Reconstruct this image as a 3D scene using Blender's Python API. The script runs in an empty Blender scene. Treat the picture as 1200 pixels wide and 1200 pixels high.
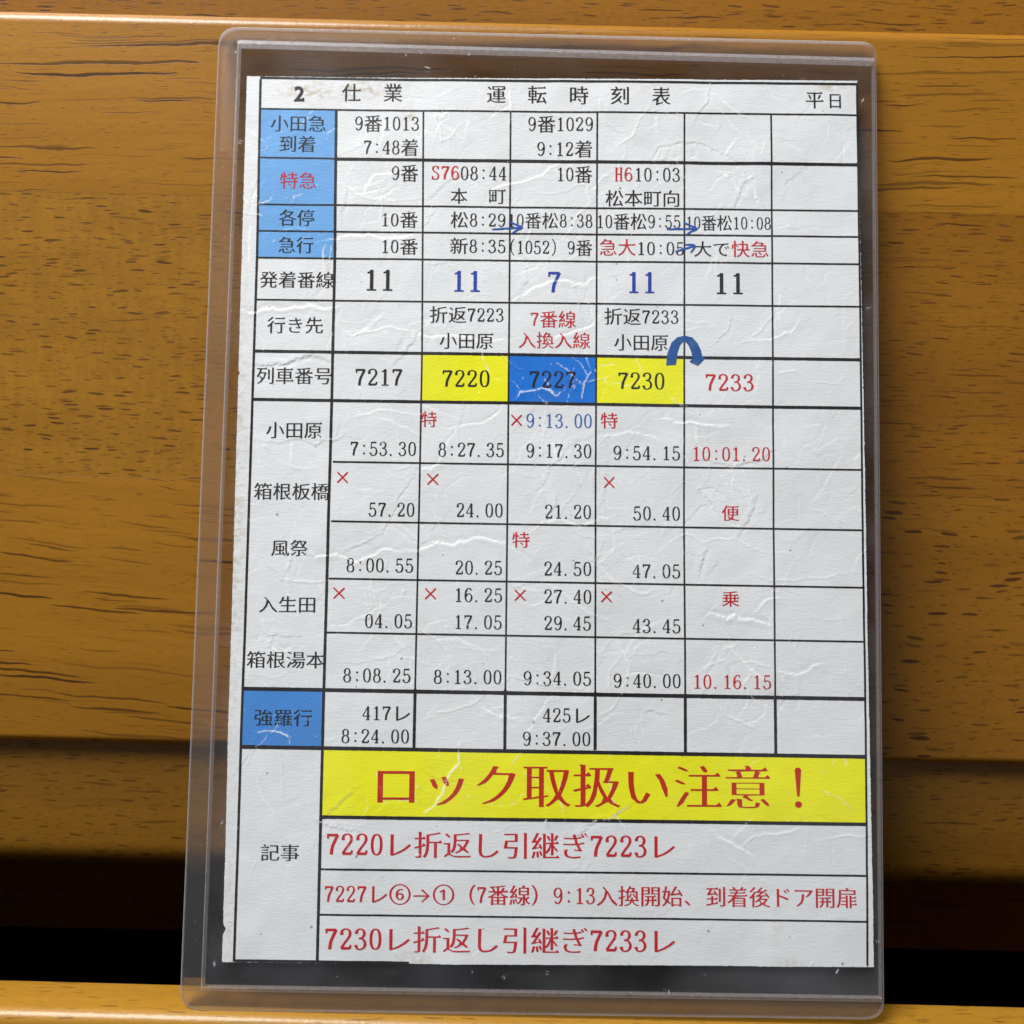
# Close-up: a worn duty timetable card in a clear rigid sleeve, leaning on varnished wooden furniture.
import bpy, bmesh, math, random
import numpy as np
from mathutils import Matrix, Vector, noise as mnoise

SC = bpy.context.scene
COL = SC.collection
MM = 0.001

# ------------------------------------------------------------------ camera
cam_data = bpy.data.cameras.new('camera')
cam_data.sensor_width = 36.0
cam_data.lens = 39.0
cam_data.clip_start = 0.005
cam_data.clip_end = 20.0
cam = bpy.data.objects.new('camera', cam_data)
COL.objects.link(cam)
R = Matrix(((0.99971, -0.02406, 0.00183), (0.00488, 0.1274, -0.99184), (0.02363, 0.99156, 0.12748)))
cam.matrix_world = Matrix.Translation(Vector((-5.10883, -166.67423, 103.12061)) * MM) @ R.to_4x4()
cam_data.dof.use_dof = True
cam_data.dof.focus_distance = 0.182
cam_data.dof.aperture_fstop = 27.0
SC.camera = cam

# ------------------------------------------------------------------ room light (indoors, by a window)
world = bpy.data.worlds.new('World')
SC.world = world
world.use_nodes = True
wn = world.node_tree
bgn = wn.nodes['Background']
wtc = wn.nodes.new('ShaderNodeTexCoord')
wmp = wn.nodes.new('ShaderNodeMapping'); wmp.inputs['Scale'].default_value = (4.2, 4.2, 0.7)
wn.links.new(wtc.outputs['Generated'], wmp.inputs['Vector'])
wns = wn.nodes.new('ShaderNodeTexNoise'); wns.inputs['Scale'].default_value = 2.6; wns.inputs['Detail'].default_value = 2.0
wrp = wn.nodes.new('ShaderNodeValToRGB')
wrp.color_ramp.elements[0].position = 0.44; wrp.color_ramp.elements[0].color = (0.05, 0.05, 0.052, 1)
wrp.color_ramp.elements[1].position = 0.62; wrp.color_ramp.elements[1].color = (0.74, 0.79, 0.86, 1)
wn.links.new(wmp.outputs['Vector'], wns.inputs['Vector'])
wn.links.new(wns.outputs['Fac'], wrp.inputs['Fac'])
wn.links.new(wrp.outputs['Color'], bgn.inputs['Color'])
bgn.inputs['Strength'].default_value = 0.50


def area(name, loc, target, sx, sy, power, color):
    l = bpy.data.lights.new(name, 'AREA')
    l.shape = 'RECTANGLE'; l.size = sx; l.size_y = sy; l.energy = power; l.color = color
    o = bpy.data.objects.new(name, l)
    COL.objects.link(o)
    o.location = loc
    d = Vector(target) - Vector(loc)
    o.rotation_euler = d.to_track_quat('-Z', 'Y').to_euler()
    return o


area('window_light', (-0.36, -0.33, 0.86), (0.0, 0.0, 0.08), 0.46, 0.36, 21.0, (0.975, 0.99, 1.0))

SC.cycles.transparent_max_bounces = 24
SC.cycles.max_bounces = 8
SC.cycles.caustics_reflective = False
SC.cycles.caustics_refractive = False
SC.view_settings.view_transform = 'Standard'
SC.view_settings.look = 'None'
SC.view_settings.exposure = 0.0
SC.view_settings.gamma = 1.0


# ------------------------------------------------------------------ helpers
def link(name, me, mat=None, parent=None):
    o = bpy.data.objects.new(name, me)
    COL.objects.link(o)
    if mat is not None:
        me.materials.clear(); me.materials.append(mat)
    if parent is not None:
        o.parent = parent
    return o


def mesh_np(name, verts, faces, smooth=False):
    me = bpy.data.meshes.new(name)
    verts = np.asarray(verts, dtype=np.float64)
    me.from_pydata([tuple(v) for v in verts], [], [tuple(int(i) for i in f) for f in faces])
    if smooth:
        me.polygons.foreach_set('use_smooth', [True] * len(me.polygons))
    me.update()
    return me


def grid_mesh(name, X, Y, Z, smooth=True):
    """a rows x cols lattice -> quads, fast"""
    r, c = X.shape
    me = bpy.data.meshes.new(name)
    co = np.stack([X, Y, Z], -1).reshape(-1, 3).astype(np.float32)
    idx = np.arange(r * c).reshape(r, c)
    q = np.stack([idx[:-1, :-1], idx[:-1, 1:], idx[1:, 1:], idx[1:, :-1]], -1).reshape(-1, 4)
    me.vertices.add(len(co)); me.vertices.foreach_set('co', co.ravel())
    me.loops.add(q.size); me.loops.foreach_set('vertex_index', q.ravel().astype(np.int32))
    me.polygons.add(len(q))
    me.polygons.foreach_set('loop_start', np.arange(0, q.size, 4, dtype=np.int32))
    me.polygons.foreach_set('loop_total', np.full(len(q), 4, dtype=np.int32))
    me.update(calc_edges=True)
    if smooth:
        me.polygons.foreach_set('use_smooth', np.ones(len(q), dtype=bool))
    return me


def empty(name, label, cat):
    o = bpy.data.objects.new(name, None)
    COL.objects.link(o)
    o.empty_display_size = 0.01
    o['label'] = label; o['category'] = cat
    return o


class NT:
    """small node-tree writer"""
    def __init__(self, name):
        self.m = bpy.data.materials.new(name); self.m.use_nodes = True
        self.t = self.m.node_tree
        self.out = self.t.nodes['Material Output']
        self.b = self.t.nodes['Principled BSDF']

    def n(self, typ, **kw):
        x = self.t.nodes.new(typ)
        for k, v in kw.items():
            setattr(x, k, v)
        return x

    def put(self, sock, v):
        if isinstance(v, bpy.types.NodeSocket):
            self.t.links.new(v, sock)
        else:
            sock.default_value = v

    def math(self, op, a, b=0.0, c=None, clamp=False):
        x = self.n('ShaderNodeMath', operation=op, use_clamp=clamp)
        self.put(x.inputs[0], a); self.put(x.inputs[1], b)
        if c is not None:
            self.put(x.inputs[2], c)
        return x.outputs[0]

    def scale(self, vec, s, off=(0, 0, 0)):
        x = self.n('ShaderNodeMapping')
        self.put(x.inputs['Vector'], vec)
        x.inputs['Scale'].default_value = s; x.inputs['Location'].default_value = off
        return x.outputs[0]

    def noise(self, vec, scale=1.0, detail=3.0, rough=0.5, dist=0.0):
        x = self.n('ShaderNodeTexNoise')
        self.put(x.inputs['Vector'], vec)
        x.inputs['Scale'].default_value = scale; x.inputs['Detail'].default_value = detail
        x.inputs['Roughness'].default_value = rough; x.inputs['Distortion'].default_value = dist
        return x.outputs['Fac']

    def ramp(self, fac, lo, hi):
        x = self.n('ShaderNodeMapRange', interpolation_type='SMOOTHSTEP')
        self.put(x.inputs['Value'], fac)
        x.inputs['From Min'].default_value = lo; x.inputs['From Max'].default_value = hi
        return x.outputs[0]

    def mix(self, fac, a, b, mode='MIX'):
        x = self.n('ShaderNodeMix', data_type='RGBA', blend_type=mode)
        self.put(x.inputs[0], fac); self.put(x.inputs[6], a); self.put(x.inputs[7], b)
        return x.outputs[2]

    def bump(self, h, dist, strength=1.0, normal=None):
        x = self.n('ShaderNodeBump')
        self.put(x.inputs['Height'], h)
        x.inputs['Distance'].default_value = dist; x.inputs['Strength'].default_value = strength
        if normal is not None:
            self.put(x.inputs['Normal'], normal)
        return x.outputs[0]


# ------------------------------------------------------------------ materials
def wood(name, seed, base, flecks=(26.0, 1.1, 0.30), lines=(90.0, 3.4, 0.20), shimmer=0.0, fleck_amt=0.75, line_amt=0.6, tilt=0.0):
    """orange-brown varnished open-pored wood; grain runs along x. lengths are in millimetres"""
    g = NT(name)
    tc = g.n('ShaderNodeTexCoord')
    mm = g.scale(tc.outputs['Object'], (1000, 1000, 1000), (seed * 37.3, 0, seed * 11.9))
    if tilt:
        rot = g.n('ShaderNodeMapping'); g.put(rot.inputs['Vector'], mm); rot.inputs['Rotation'].default_value = (0, math.radians(tilt), 0)
        mm = rot.outputs[0]
    # slow waviness of the grain
    wob = g.n('ShaderNodeTexNoise'); g.put(wob.inputs['Vector'], g.scale(mm, (0.018, 0.02, 0.05))); wob.inputs['Detail'].default_value = 2.0
    wobz = g.math('MULTIPLY_ADD', wob.outputs['Fac'], 2.0, -1.0)
    fine = g.noise(g.scale(mm, (0.25, 0.6, 0.6)), 1.0, 2.0)
    finez = g.math('MULTIPLY_ADD', fine, 0.14, -0.07)
    sep = g.n('ShaderNodeSeparateXYZ'); g.put(sep.inputs[0], mm)
    zz = g.math('ADD', g.math('ADD', sep.outputs['Z'], wobz), finez)
    # end faces and edges turn the same rings over the depth
    zz = g.math('ADD', zz, g.math('MULTIPLY', sep.outputs['Y'], 0.9))
    cmb = g.n('ShaderNodeCombineXYZ'); g.put(cmb.inputs[0], sep.outputs['X']); g.put(cmb.inputs[2], zz)
    v = cmb.outputs[0]
    tone = g.noise(g.scale(v, (0.008, 1, 0.07)), 1.0, 3.0)
    streak = g.noise(g.scale(v, (0.02, 1, 0.9)), 1.0, 5.0, 0.6)
    micro = g.noise(g.scale(v, (0.35, 1, 5.0)), 1.0, 4.0, 0.65)

    def spots(length, pitch, thr, off):
        vo = g.n('ShaderNodeTexVoronoi', feature='F1', voronoi_dimensions='2D')
        c2 = g.n('ShaderNodeCombineXYZ')
        s2 = g.n('ShaderNodeSeparateXYZ'); g.put(s2.inputs[0], v)
        ragged = g.noise(g.scale(v, (0.7, 1, 4.0), (off, 0, 0)), 1.0, 2.0)
        slide = g.math('MULTIPLY', g.noise(g.scale(v, (0.002, 0.0, 0.11), (off * 3.0, 0, 0)), 1.0, 1.0), length * 9.0)
        g.put(c2.inputs[0], g.math('DIVIDE', g.math('ADD', g.math('ADD', s2.outputs['X'], off * 13.1), slide), length))
        g.put(c2.inputs[1], g.math('DIVIDE', g.math('ADD', s2.outputs['Z'], off * 7.7), pitch))
        g.put(vo.inputs['Vector'], c2.outputs[0]); vo.inputs['Scale'].default_value = 1.0; vo.inputs['Randomness'].default_value = 1.0
        rs = g.n('ShaderNodeSeparateColor'); g.put(rs.inputs[0], vo.outputs['Color'])
        lim = g.math('MULTIPLY', g.math('POWER', rs.outputs[0], 1.3), thr)
        d = g.math('ADD', vo.outputs['Distance'], g.math('MULTIPLY_ADD', ragged, 0.07, -0.035))
        x = g.n('ShaderNodeMapRange', interpolation_type='SMOOTHSTEP')
        g.put(x.inputs['Value'], g.math('SUBTRACT', lim, d))
        x.inputs['From Min'].default_value = 0.0; x.inputs['From Max'].default_value = 0.04
        return g.math('MULTIPLY', x.outputs[0], g.math('MULTIPLY_ADD', rs.outputs[1], 0.7, 0.3))

    f1 = g.math('MULTIPLY', spots(flecks[0], flecks[1], flecks[2], seed + 1.0), fleck_amt)
    f2 = g.math('MULTIPLY', spots(flecks[0] * 0.45, flecks[1] * 0.6, flecks[2] * 0.85, seed + 5.0), fleck_amt * 0.55)
    l1 = g.math('MULTIPLY', spots(lines[0], lines[1], lines[2], seed + 9.0), line_amt)
    l2 = g.math('MULTIPLY', spots(lines[0] * 0.5, lines[1] * 0.7, lines[2] * 0.8, seed + 15.0), line_amt * 0.6)
    dark = g.math('MAXIMUM', g.math('MAXIMUM', f1, f2), g.math('MAXIMUM', l1, l2))
    r, gg, b = base
    c = g.mix(g.ramp(tone, 0.3, 0.7), (r * 0.90, gg * 0.88, b * 0.85, 1), (r * 1.08, gg * 1.08, b * 1.08, 1))
    c = g.mix(g.math('MULTIPLY', g.ramp(streak, 0.35, 0.75), 0.34), c, (r * 0.72, gg * 0.66, b * 0.55, 1))
    c = g.mix(g.math('MULTIPLY', g.ramp(micro, 0.42, 0.75), 0.38), c, (r * 0.60, gg * 0.55, b * 0.5, 1))
    if shimmer:
        sh = g.noise(g.scale(mm, (0.55, 1, 0.14)), 1.0, 3.0, 0.6)
        c = g.mix(g.math('MULTIPLY', g.ramp(sh, 0.4, 0.62), shimmer), c, (r * 0.70, gg * 0.68, b * 0.7, 1))
    c = g.mix(dark, c, (r * 0.13, gg * 0.10, b * 0.20, 1))
    g.put(g.b.inputs['Base Color'], c)
    g.b.inputs['Roughness'].default_value = 0.42
    g.b.inputs['Specular IOR Level'].default_value = 0.25
    g.b.inputs['Coat Weight'].default_value = 0.22
    g.b.inputs['Coat Roughness'].default_value = 0.22
    h = g.math('SUBTRACT', g.math('MULTIPLY', micro, 0.25), dark)
    orange = g.noise(g.scale(mm, (0.9, 0.9, 0.9)), 1.0, 3.0, 0.6)
    g.put(g.b.inputs['Normal'], g.bump(orange, 0.00006, 0.5, g.bump(h, 0.00004, 0.4)))
    g.put(g.b.inputs['Coat Normal'], g.bump(orange, 0.00010, 0.7))
    return g.m


WB = (0.292, 0.124, 0.008)
W_top = wood('wood_long_grain', 1, WB, (5, 0.55, 0.20), (52, 0.95, 0.31), tilt=1.5, line_amt=0.95, fleck_amt=0.6)
W_mid_left = wood('wood_short_flecks', 2, (0.296, 0.131, 0.010), (5.0, 0.68, 0.33), (30, 1.1, 0.13), shimmer=0.38, fleck_amt=0.9)
W_low_left = wood('wood_slanted_grain', 3, WB, (6, 0.6, 0.16), (46, 1.1, 0.30), tilt=-4.0, line_amt=0.95, fleck_amt=0.6)
W_mid_right = wood('wood_fine_lines', 5, (0.246, 0.098, 0.006), (6.0, 0.62, 0.30), (34, 0.9, 0.22), line_amt=0.85, fleck_amt=0.8)  # darker base: the light's falloff to the right is put into the colour
W_low_right = wood('wood_sparse_flecks', 6, (0.256, 0.105, 0.007), (6.5, 1.15, 0.32), (30, 2.0, 0.13), fleck_amt=0.9)  # base darkened like the stave above, for light fading rightwards
W_rail = wood('wood_rail', 7, (0.30, 0.146, 0.014), (7, 1.0, 0.24), (26, 1.6, 0.18), fleck_amt=0.6)
W_lower = wood('wood_lower_board', 8, (0.190, 0.084, 0.007), (5.0, 0.75, 0.33), (30, 1.8, 0.18), fleck_amt=0.7)
W_dark = wood('wood_dark_inside', 9, (0.26, 0.090, 0.024), (8, 1.6, 0.2), (30, 4.0, 0.2))


def slot_black():
    g = NT('slot_shade_black')
    g.b.inputs['Base Color'].default_value = (0.012, 0.009, 0.007, 1)  # near-black base paints in the deep shade of the slot
    g.b.inputs['Roughness'].default_value = 0.9
    g.b.inputs['Specular IOR Level'].default_value = 0.1
    return g.m


def paper_fibre(g, mmv):
    a = g.noise(g.scale(mmv, (0.9, 3.2, 1)), 1.0, 4.0, 0.62)
    b = g.noise(g.scale(mmv, (4.0, 7.0, 1)), 1.0, 2.0, 0.6)
    return g.math('ADD', a, g.math('MULTIPLY', b, 0.35))


def print_mat(name, color, paper=False, rough=0.5, wear_amt=1.0, patch=0.0):
    """paper or ink on paper; the vertex attribute 'wear' marks creases, 'stain' marks soiling"""
    g = NT(name)
    tc = g.n('ShaderNodeTexCoord')
    mmv = g.scale(tc.outputs['Object'], (1000, 1000, 1000))
    fib = paper_fibre(g, mmv)
    r, gg, b = color
    mott = g.noise(g.scale(mmv, (0.12, 0.16, 1)), 1.0, 4.0, 0.6)
    c = g.mix(g.ramp(mott, 0.3, 0.7), (r * 0.955, gg * 0.955, b * 0.95, 1), (r, gg, b, 1))
    c = g.mix(g.math('MULTIPLY', g.ramp(fib, 0.5, 0.95), 0.13), c, (r * 0.86, gg * 0.86, b * 0.86, 1))
    at = g.n('ShaderNodeAttribute', attribute_name='wear')
    crumb = g.noise(g.scale(mmv, (3.0, 3.0, 1)), 1.0, 4.0, 0.7)
    w = g.math('MULTIPLY', g.ramp(g.math('ADD', at.outputs['Fac'], g.math('MULTIPLY_ADD', crumb, 0.7, -0.35)), 0.20, 0.44), wear_amt)
    c = g.mix(g.math('MULTIPLY', w, 0.60 if paper else 0.60), c, (0.90, 0.91, 0.91, 1))
    if paper:
        st = g.n('ShaderNodeAttribute', attribute_name='stain')
        sm = g.math('MULTIPLY', g.math('MULTIPLY', st.outputs['Fac'], g.ramp(g.noise(g.scale(mmv, (0.8, 1.1, 1)), 1.0, 5.0, 0.7), 0.42, 0.66)), 0.75)
        c = g.mix(sm, c, (0.40, 0.29, 0.11, 1))
        vo = g.n('ShaderNodeTexVoronoi', voronoi_dimensions='2D'); g.put(vo.inputs['Vector'], g.scale(mmv, (0.14, 0.14, 1))); vo.inputs['Scale'].default_value = 1.0; vo.inputs['Randomness'].default_value = 1.0
        rs = g.n('ShaderNodeSeparateColor'); g.put(rs.inputs[0], vo.outputs['Color'])
        sp = g.math('LESS_THAN', vo.outputs['Distance'], g.math('MULTIPLY', g.math('POWER', rs.outputs[0], 4.0), 0.035))
        c = g.mix(g.math('MULTIPLY', sp, 0.6), c, (0.10, 0.08, 0.07, 1))
    if patch:
        pz = g.ramp(g.noise(g.scale(mmv, (0.9, 0.9, 1), (3, 8, 0)), 1.0, 3.0), 0.45, 0.8)
        c = g.mix(g.math('MULTIPLY', pz, patch), c, (0.5, 0.5, 0.5, 1))
    g.put(g.b.inputs['Base Color'], c)
    g.b.inputs['Roughness'].default_value = rough
    g.b.inputs['Specular IOR Level'].default_value = 0.35 if paper else 0.2
    g.put(g.b.inputs['Normal'], g.bump(fib, 0.00005, 0.85))
    return g.m


M_paper = print_mat('card_paper', (0.745, 0.778, 0.795), paper=True)
M_black = print_mat('black_ink', (0.012, 0.011, 0.012), wear_amt=0.4)
M_red = print_mat('red_ink', (0.54, 0.010, 0.018), wear_amt=0.35, patch=0.05)
M_banner = print_mat('banner_red_ink', (0.50, 0.022, 0.006), wear_amt=0.4)
M_blue = print_mat('blue_ink', (0.018, 0.055, 0.36), wear_amt=0.5)
M_midblue = print_mat('mid_blue_ink', (0.035, 0.13, 0.42), wear_amt=0.5)
M_fill = {
    'lb': print_mat('light_blue_print', (0.150, 0.390, 0.760)),
    'db': print_mat('dark_blue_print', (0.055, 0.240, 0.640)),
    'y': print_mat('yellow_print', (0.840, 0.840, 0.010)),
    'b': print_mat('blue_print', (0.008, 0.165, 0.640), wear_amt=0.8),
}
M_pen = print_mat('blue_pen_line', (0.012, 0.085, 0.40), wear_amt=0.3)
M_hook = print_mat('blue_arrow_ink', (0.007, 0.080, 0.29), wear_amt=0.4, patch=0.10)


def plastic_sheet(name, haze=0.02, scratch=0.1, tint=(0.965, 0.955, 0.950, 1)):
    """thin rigid clear sheet: lets light straight through, mirrors the room weakly, a trace of haze and fine scuffs"""
    g = NT(name)
    tc = g.n('ShaderNodeTexCoord')
    mmv = g.scale(tc.outputs['Object'], (1000, 1000, 1000))
    tr = g.n('ShaderNodeBsdfTransparent'); tr.inputs[0].default_value = tint
    gl = g.n('ShaderNodeBsdfGlossy'); gl.inputs['Roughness'].default_value = 0.09
    wav = g.noise(g.scale(mmv, (0.05, 0.02, 0.05)), 1.0, 1.0)
    dust = g.noise(g.scale(mmv, (2.2, 2.2, 2.2)), 1.0, 3.0, 0.7)
    nrm = g.bump(wav, 0.0006, 0.6, g.bump(g.ramp(dust, 0.70, 0.80), 0.00005, 0.6))
    g.put(gl.inputs['Normal'], nrm)
    geo = g.n('ShaderNodeNewGeometry')
    fr = g.n('ShaderNodeFresnel'); g.put(fr.inputs['IOR'], g.math('MULTIPLY_ADD', geo.outputs['Backfacing'], 1 / 1.5 - 1.5, 1.5)); g.put(fr.inputs['Normal'], nrm)
    mx = g.n('ShaderNodeMixShader'); g.put(mx.inputs[0], fr.outputs[0]); g.put(mx.inputs[1], tr.outputs[0]); g.put(mx.inputs[2], gl.outputs[0])
    df = g.n('ShaderNodeBsdfDiffuse'); df.inputs['Color'].default_value = (0.8, 0.8, 0.82, 1)
    scr = g.noise(g.scale(mmv, (0.25, 6.0, 1)), 1.0, 3.0, 0.6)
    blot = g.noise(g.scale(mmv, (0.06, 0.09, 1)), 1.0, 3.0, 0.6)
    hz = g.math('MULTIPLY', g.math('ADD', g.ramp(blot, 0.35, 0.8), g.math('MULTIPLY', g.ramp(scr, 0.62, 0.8), 0.6)), haze)
    hz = g.math('ADD', hz, g.math('MULTIPLY', g.ramp(dust, 0.74, 0.79), haze * 3.0))
    # a few hairline scratches and rubbed glints, each with its own place and direction
    for ang, sx, sy, off in ((12, 0.035, 1.1, 3.0), (-63, 0.045, 0.9, 8.0), (78, 0.05, 1.0, 14.0)):
        rt = g.n('ShaderNodeMapping'); g.put(rt.inputs['Vector'], mmv); rt.inputs['Rotation'].default_value = (0, 0, math.radians(ang))
        wv = g.noise(g.scale(rt.outputs[0], (0.10, 0.10, 1), (off, 0, 0)), 1.0, 2.0)
        vv = g.n('ShaderNodeTexVoronoi', voronoi_dimensions='2D'); vv.inputs['Scale'].default_value = 1.0
        sp = g.n('ShaderNodeSeparateXYZ'); g.put(sp.inputs[0], rt.outputs[0])
        cc = g.n('ShaderNodeCombineXYZ'); g.put(cc.inputs[0], g.math('MULTIPLY_ADD', sp.outputs['X'], sx, off)); g.put(cc.inputs[1], g.math('MULTIPLY', g.math('ADD', sp.outputs['Y'], g.math('MULTIPLY', wv, 3.0)), sy * 0.25))
        g.put(vv.inputs['Vector'], cc.outputs[0])
        rc = g.n('ShaderNodeSeparateColor'); g.put(rc.inputs[0], vv.outputs['Color'])
        line = g.math('MULTIPLY', g.math('LESS_THAN', vv.outputs['Distance'], g.math('MULTIPLY', g.math('POWER', rc.outputs[0], 3.0), 0.020)), scratch)
        hz = g.math('MAXIMUM', hz, line)
    m2 = g.n('ShaderNodeMixShader'); g.put(m2.inputs[0], hz); g.put(m2.inputs[1], mx.outputs[0]); g.put(m2.inputs[2], df.outputs[0])
    g.put(g.out.inputs['Surface'], m2.outputs[0])
    return g.m


def plastic_solid(name, haze=0.022):
    """the welded rim: thick clear plastic that bends what lies behind it"""
    g = NT(name)
    tc = g.n('ShaderNodeTexCoord')
    mmv = g.scale(tc.outputs['Object'], (1000, 1000, 1000))
    b = g.b
    b.inputs['Base Color'].default_value = (0.90, 0.88, 0.87, 1)
    b.inputs['Transmission Weight'].default_value = 1.0
    b.inputs['IOR'].default_value = 1.49
    b.inputs['Roughness'].default_value = 0.03
    ripple = g.noise(g.scale(mmv, (0.5, 0.5, 0.5)), 1.0, 3.0, 0.6)
    pit = g.noise(g.scale(mmv, (2.6, 2.6, 2.6)), 1.0, 2.0, 0.7)
    g.put(b.inputs['Normal'], g.bump(ripple, 0.00003, 0.6, g.bump(g.ramp(pit, 0.68, 0.8), 0.00006, 0.8)))
    tr = g.n('ShaderNodeBsdfTransparent'); tr.inputs[0].default_value = (0.88, 0.88, 0.90, 1)
    m1 = g.n('ShaderNodeMixShader'); m1.inputs[0].default_value = 0.62
    g.put(m1.inputs[1], b.outputs[0]); g.put(m1.inputs[2], tr.outputs[0])
    df = g.n('ShaderNodeBsdfDiffuse'); df.inputs['Color'].default_value = (0.75, 0.75, 0.77, 1)
    hz = g.math('ADD', haze, g.math('MULTIPLY', g.ramp(pit, 0.70, 0.78), 0.25))
    m2 = g.n('ShaderNodeMixShader'); g.put(m2.inputs[0], hz); g.put(m2.inputs[1], m1.outputs[0]); g.put(m2.inputs[2], df.outputs[0])
    g.put(g.out.inputs['Surface'], m2.outputs[0])
    return g.m


M_sheet = plastic_sheet('clear_plastic_sheet', 0.006, scratch=0.30)
M_back = plastic_sheet('shade_tinted_plastic_sheet', 0.030, tint=(0.875, 0.865, 0.875, 1))  # tint holds the shade behind the sleeve, haze the room's grey reflection, as colour
M_rim = plastic_solid('clear_plastic_rim')


def plastic_edge(name):
    """cut and bent edges of the plastic: frosted pale, so the light refracted along them is put into the colour"""
    g = NT(name)
    tc = g.n('ShaderNodeTexCoord')
    mmv = g.scale(tc.outputs['Object'], (1000, 1000, 1000))
    nz = g.noise(g.scale(mmv, (1.2, 1.2, 1.2)), 1.0, 3.0, 0.7)
    tr = g.n('ShaderNodeBsdfTransparent'); tr.inputs[0].default_value = (0.9, 0.9, 0.9, 1)
    df = g.n('ShaderNodeBsdfDiffuse'); df.inputs['Color'].default_value = (0.72, 0.70, 0.72, 1)
    tl = g.n('ShaderNodeBsdfTranslucent'); tl.inputs['Color'].default_value = (0.85, 0.84, 0.86, 1)
    ad = g.n('ShaderNodeMixShader'); ad.inputs[0].default_value = 0.5; g.put(ad.inputs[1], df.outputs[0]); g.put(ad.inputs[2], tl.outputs[0])  # pale diffuse and translucent mix paints in the refracted edge highlights
    gl = g.n('ShaderNodeBsdfGlossy'); gl.inputs['Roughness'].default_value = 0.22
    m1 = g.n('ShaderNodeMixShader'); g.put(m1.inputs[0], g.math('MULTIPLY_ADD', nz, 0.42, 0.17)); g.put(m1.inputs[1], tr.outputs[0]); g.put(m1.inputs[2], ad.outputs[0])
    m2 = g.n('ShaderNodeMixShader'); m2.inputs[0].default_value = 0.10; g.put(m2.inputs[1], m1.outputs[0]); g.put(m2.inputs[2], gl.outputs[0])
    g.put(g.out.inputs['Surface'], m2.outputs[0])
    return g.m


M_edge = plastic_edge('plastic_edge_highlight')
M_gap = slot_black()

# ------------------------------------------------------------------ the wooden furniture
cabinet = empty('wooden_cabinet', 'varnished orange-brown wooden furniture front with a rounded panel, dark slot and narrow ledge', 'cabinet')


def profile_bar(name, prof, x0, x1, mat, parent, skew=0.0, ends=True, smooth_deg=35):
    """extrude a closed (y,z) profile along x; skew shifts y linearly with x"""
    n = len(prof)
    vs, fs = [], []
    for x in (x0, x1):
        for (y, z) in prof:
            vs.append((x * MM, (y + skew * x) * MM, z * MM))
    for i in range(n):
        j = (i + 1) % n
        fs.append((i, j, n + j, n + i))
    if ends:
        fs.append(tuple(range(n - 1, -1, -1))); fs.append(tuple(range(n, 2 * n)))
    me = mesh_np(name, vs, fs)
    bm = bmesh.new(); bm.from_mesh(me)
    bmesh.ops.recalc_face_normals(bm, faces=bm.faces)
    bm.to_mesh(me); bm.free()
    me.polygons.foreach_set('use_smooth', [True] * len(me.polygons))
    me.set_sharp_from_angle(angle=math.radians(smooth_deg))
    return link(name, me, mat, parent)


def arc(cy, cz, r, a0, a1, n=7):
    return [(cy + r * math.cos(math.radians(a0 + (a1 - a0) * i / n)), cz + r * math.sin(math.radians(a0 + (a1 - a0) * i / n))) for i in range(n + 1)]


PY = 35.2   # face of the front panel
Z_BOT, Z_J2, Z_J1, Z_TOP = 31.0, 81.8, 132.3, 163.2
XJ = -4.0   # butt joints of the staves, hidden behind the card
# core of the panel; the staves are glued on to it
core = profile_bar('front_panel', [(PY + 3.2, Z_BOT + 0.6), (PY + 3.2, Z_TOP - 0.6), (PY + 4.2, Z_TOP - 0.6), (PY + 4.2, Z_BOT + 0.6)], -175, 175, W_mid_left, cabinet)
G = 0.012    # hairline glue joint
top_prof = lambda z0, z1: [(PY + 3.0, z0)] + [(PY + 0.02, z0), (PY, z0 + 0.02)] + arc(PY + 2.1, z1 - 2.1, 2.1, 180, 90) + [(PY + 3.0, z1)]
mid_prof = lambda z0, z1: [(PY + 3.0, z0), (PY + 0.02, z0), (PY, z0 + 0.02), (PY, z1 - 0.02), (PY + 0.02, z1), (PY + 3.0, z1)]
low_prof = lambda z0, z1: arc(PY + 1.9, z0 + 1.9, 1.9, 270, 180) + [(PY, z1 - 0.02), (PY + 0.02, z1), (PY + 3.0, z1), (PY + 3.0, z0)]
profile_bar('stave', top_prof(Z_J1 + G, Z_TOP), -175, 175, W_top, core)
profile_bar('stave', mid_prof(Z_J2 + G, Z_J1 - G), -175, XJ - 14 - G, W_mid_left, core)
profile_bar('stave', mid_prof(Z_J2 + G, Z_J1 - G), XJ - 14 + G, 175, W_mid_right, core)
profile_bar('stave', low_prof(Z_BOT, Z_J2 - G), -175, XJ + 2 - G, W_low_left, core)
profile_bar('stave', low_prof(Z_BOT, Z_J2 - G), XJ + 2 + G, 175, W_low_right, core)
# board above the panel, set a little back
profile_bar('upper_board', [(42.0, 150), (42.0, 230), (56.0, 230), (56.0, 150)], -175, 175, W_mid_right, cabinet)
# board below it with a rounded lower edge
profile_bar('lower_board', arc(37.8 + 6.5, 3.8 + 6.5, 6.5, 270, 180, 14) + [(37.8, 31.6), (39.6, 31.6), (39.6, 60), (60.0, 60), (60.0, 4.0)], -175, 175, W_lower, cabinet)
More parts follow.
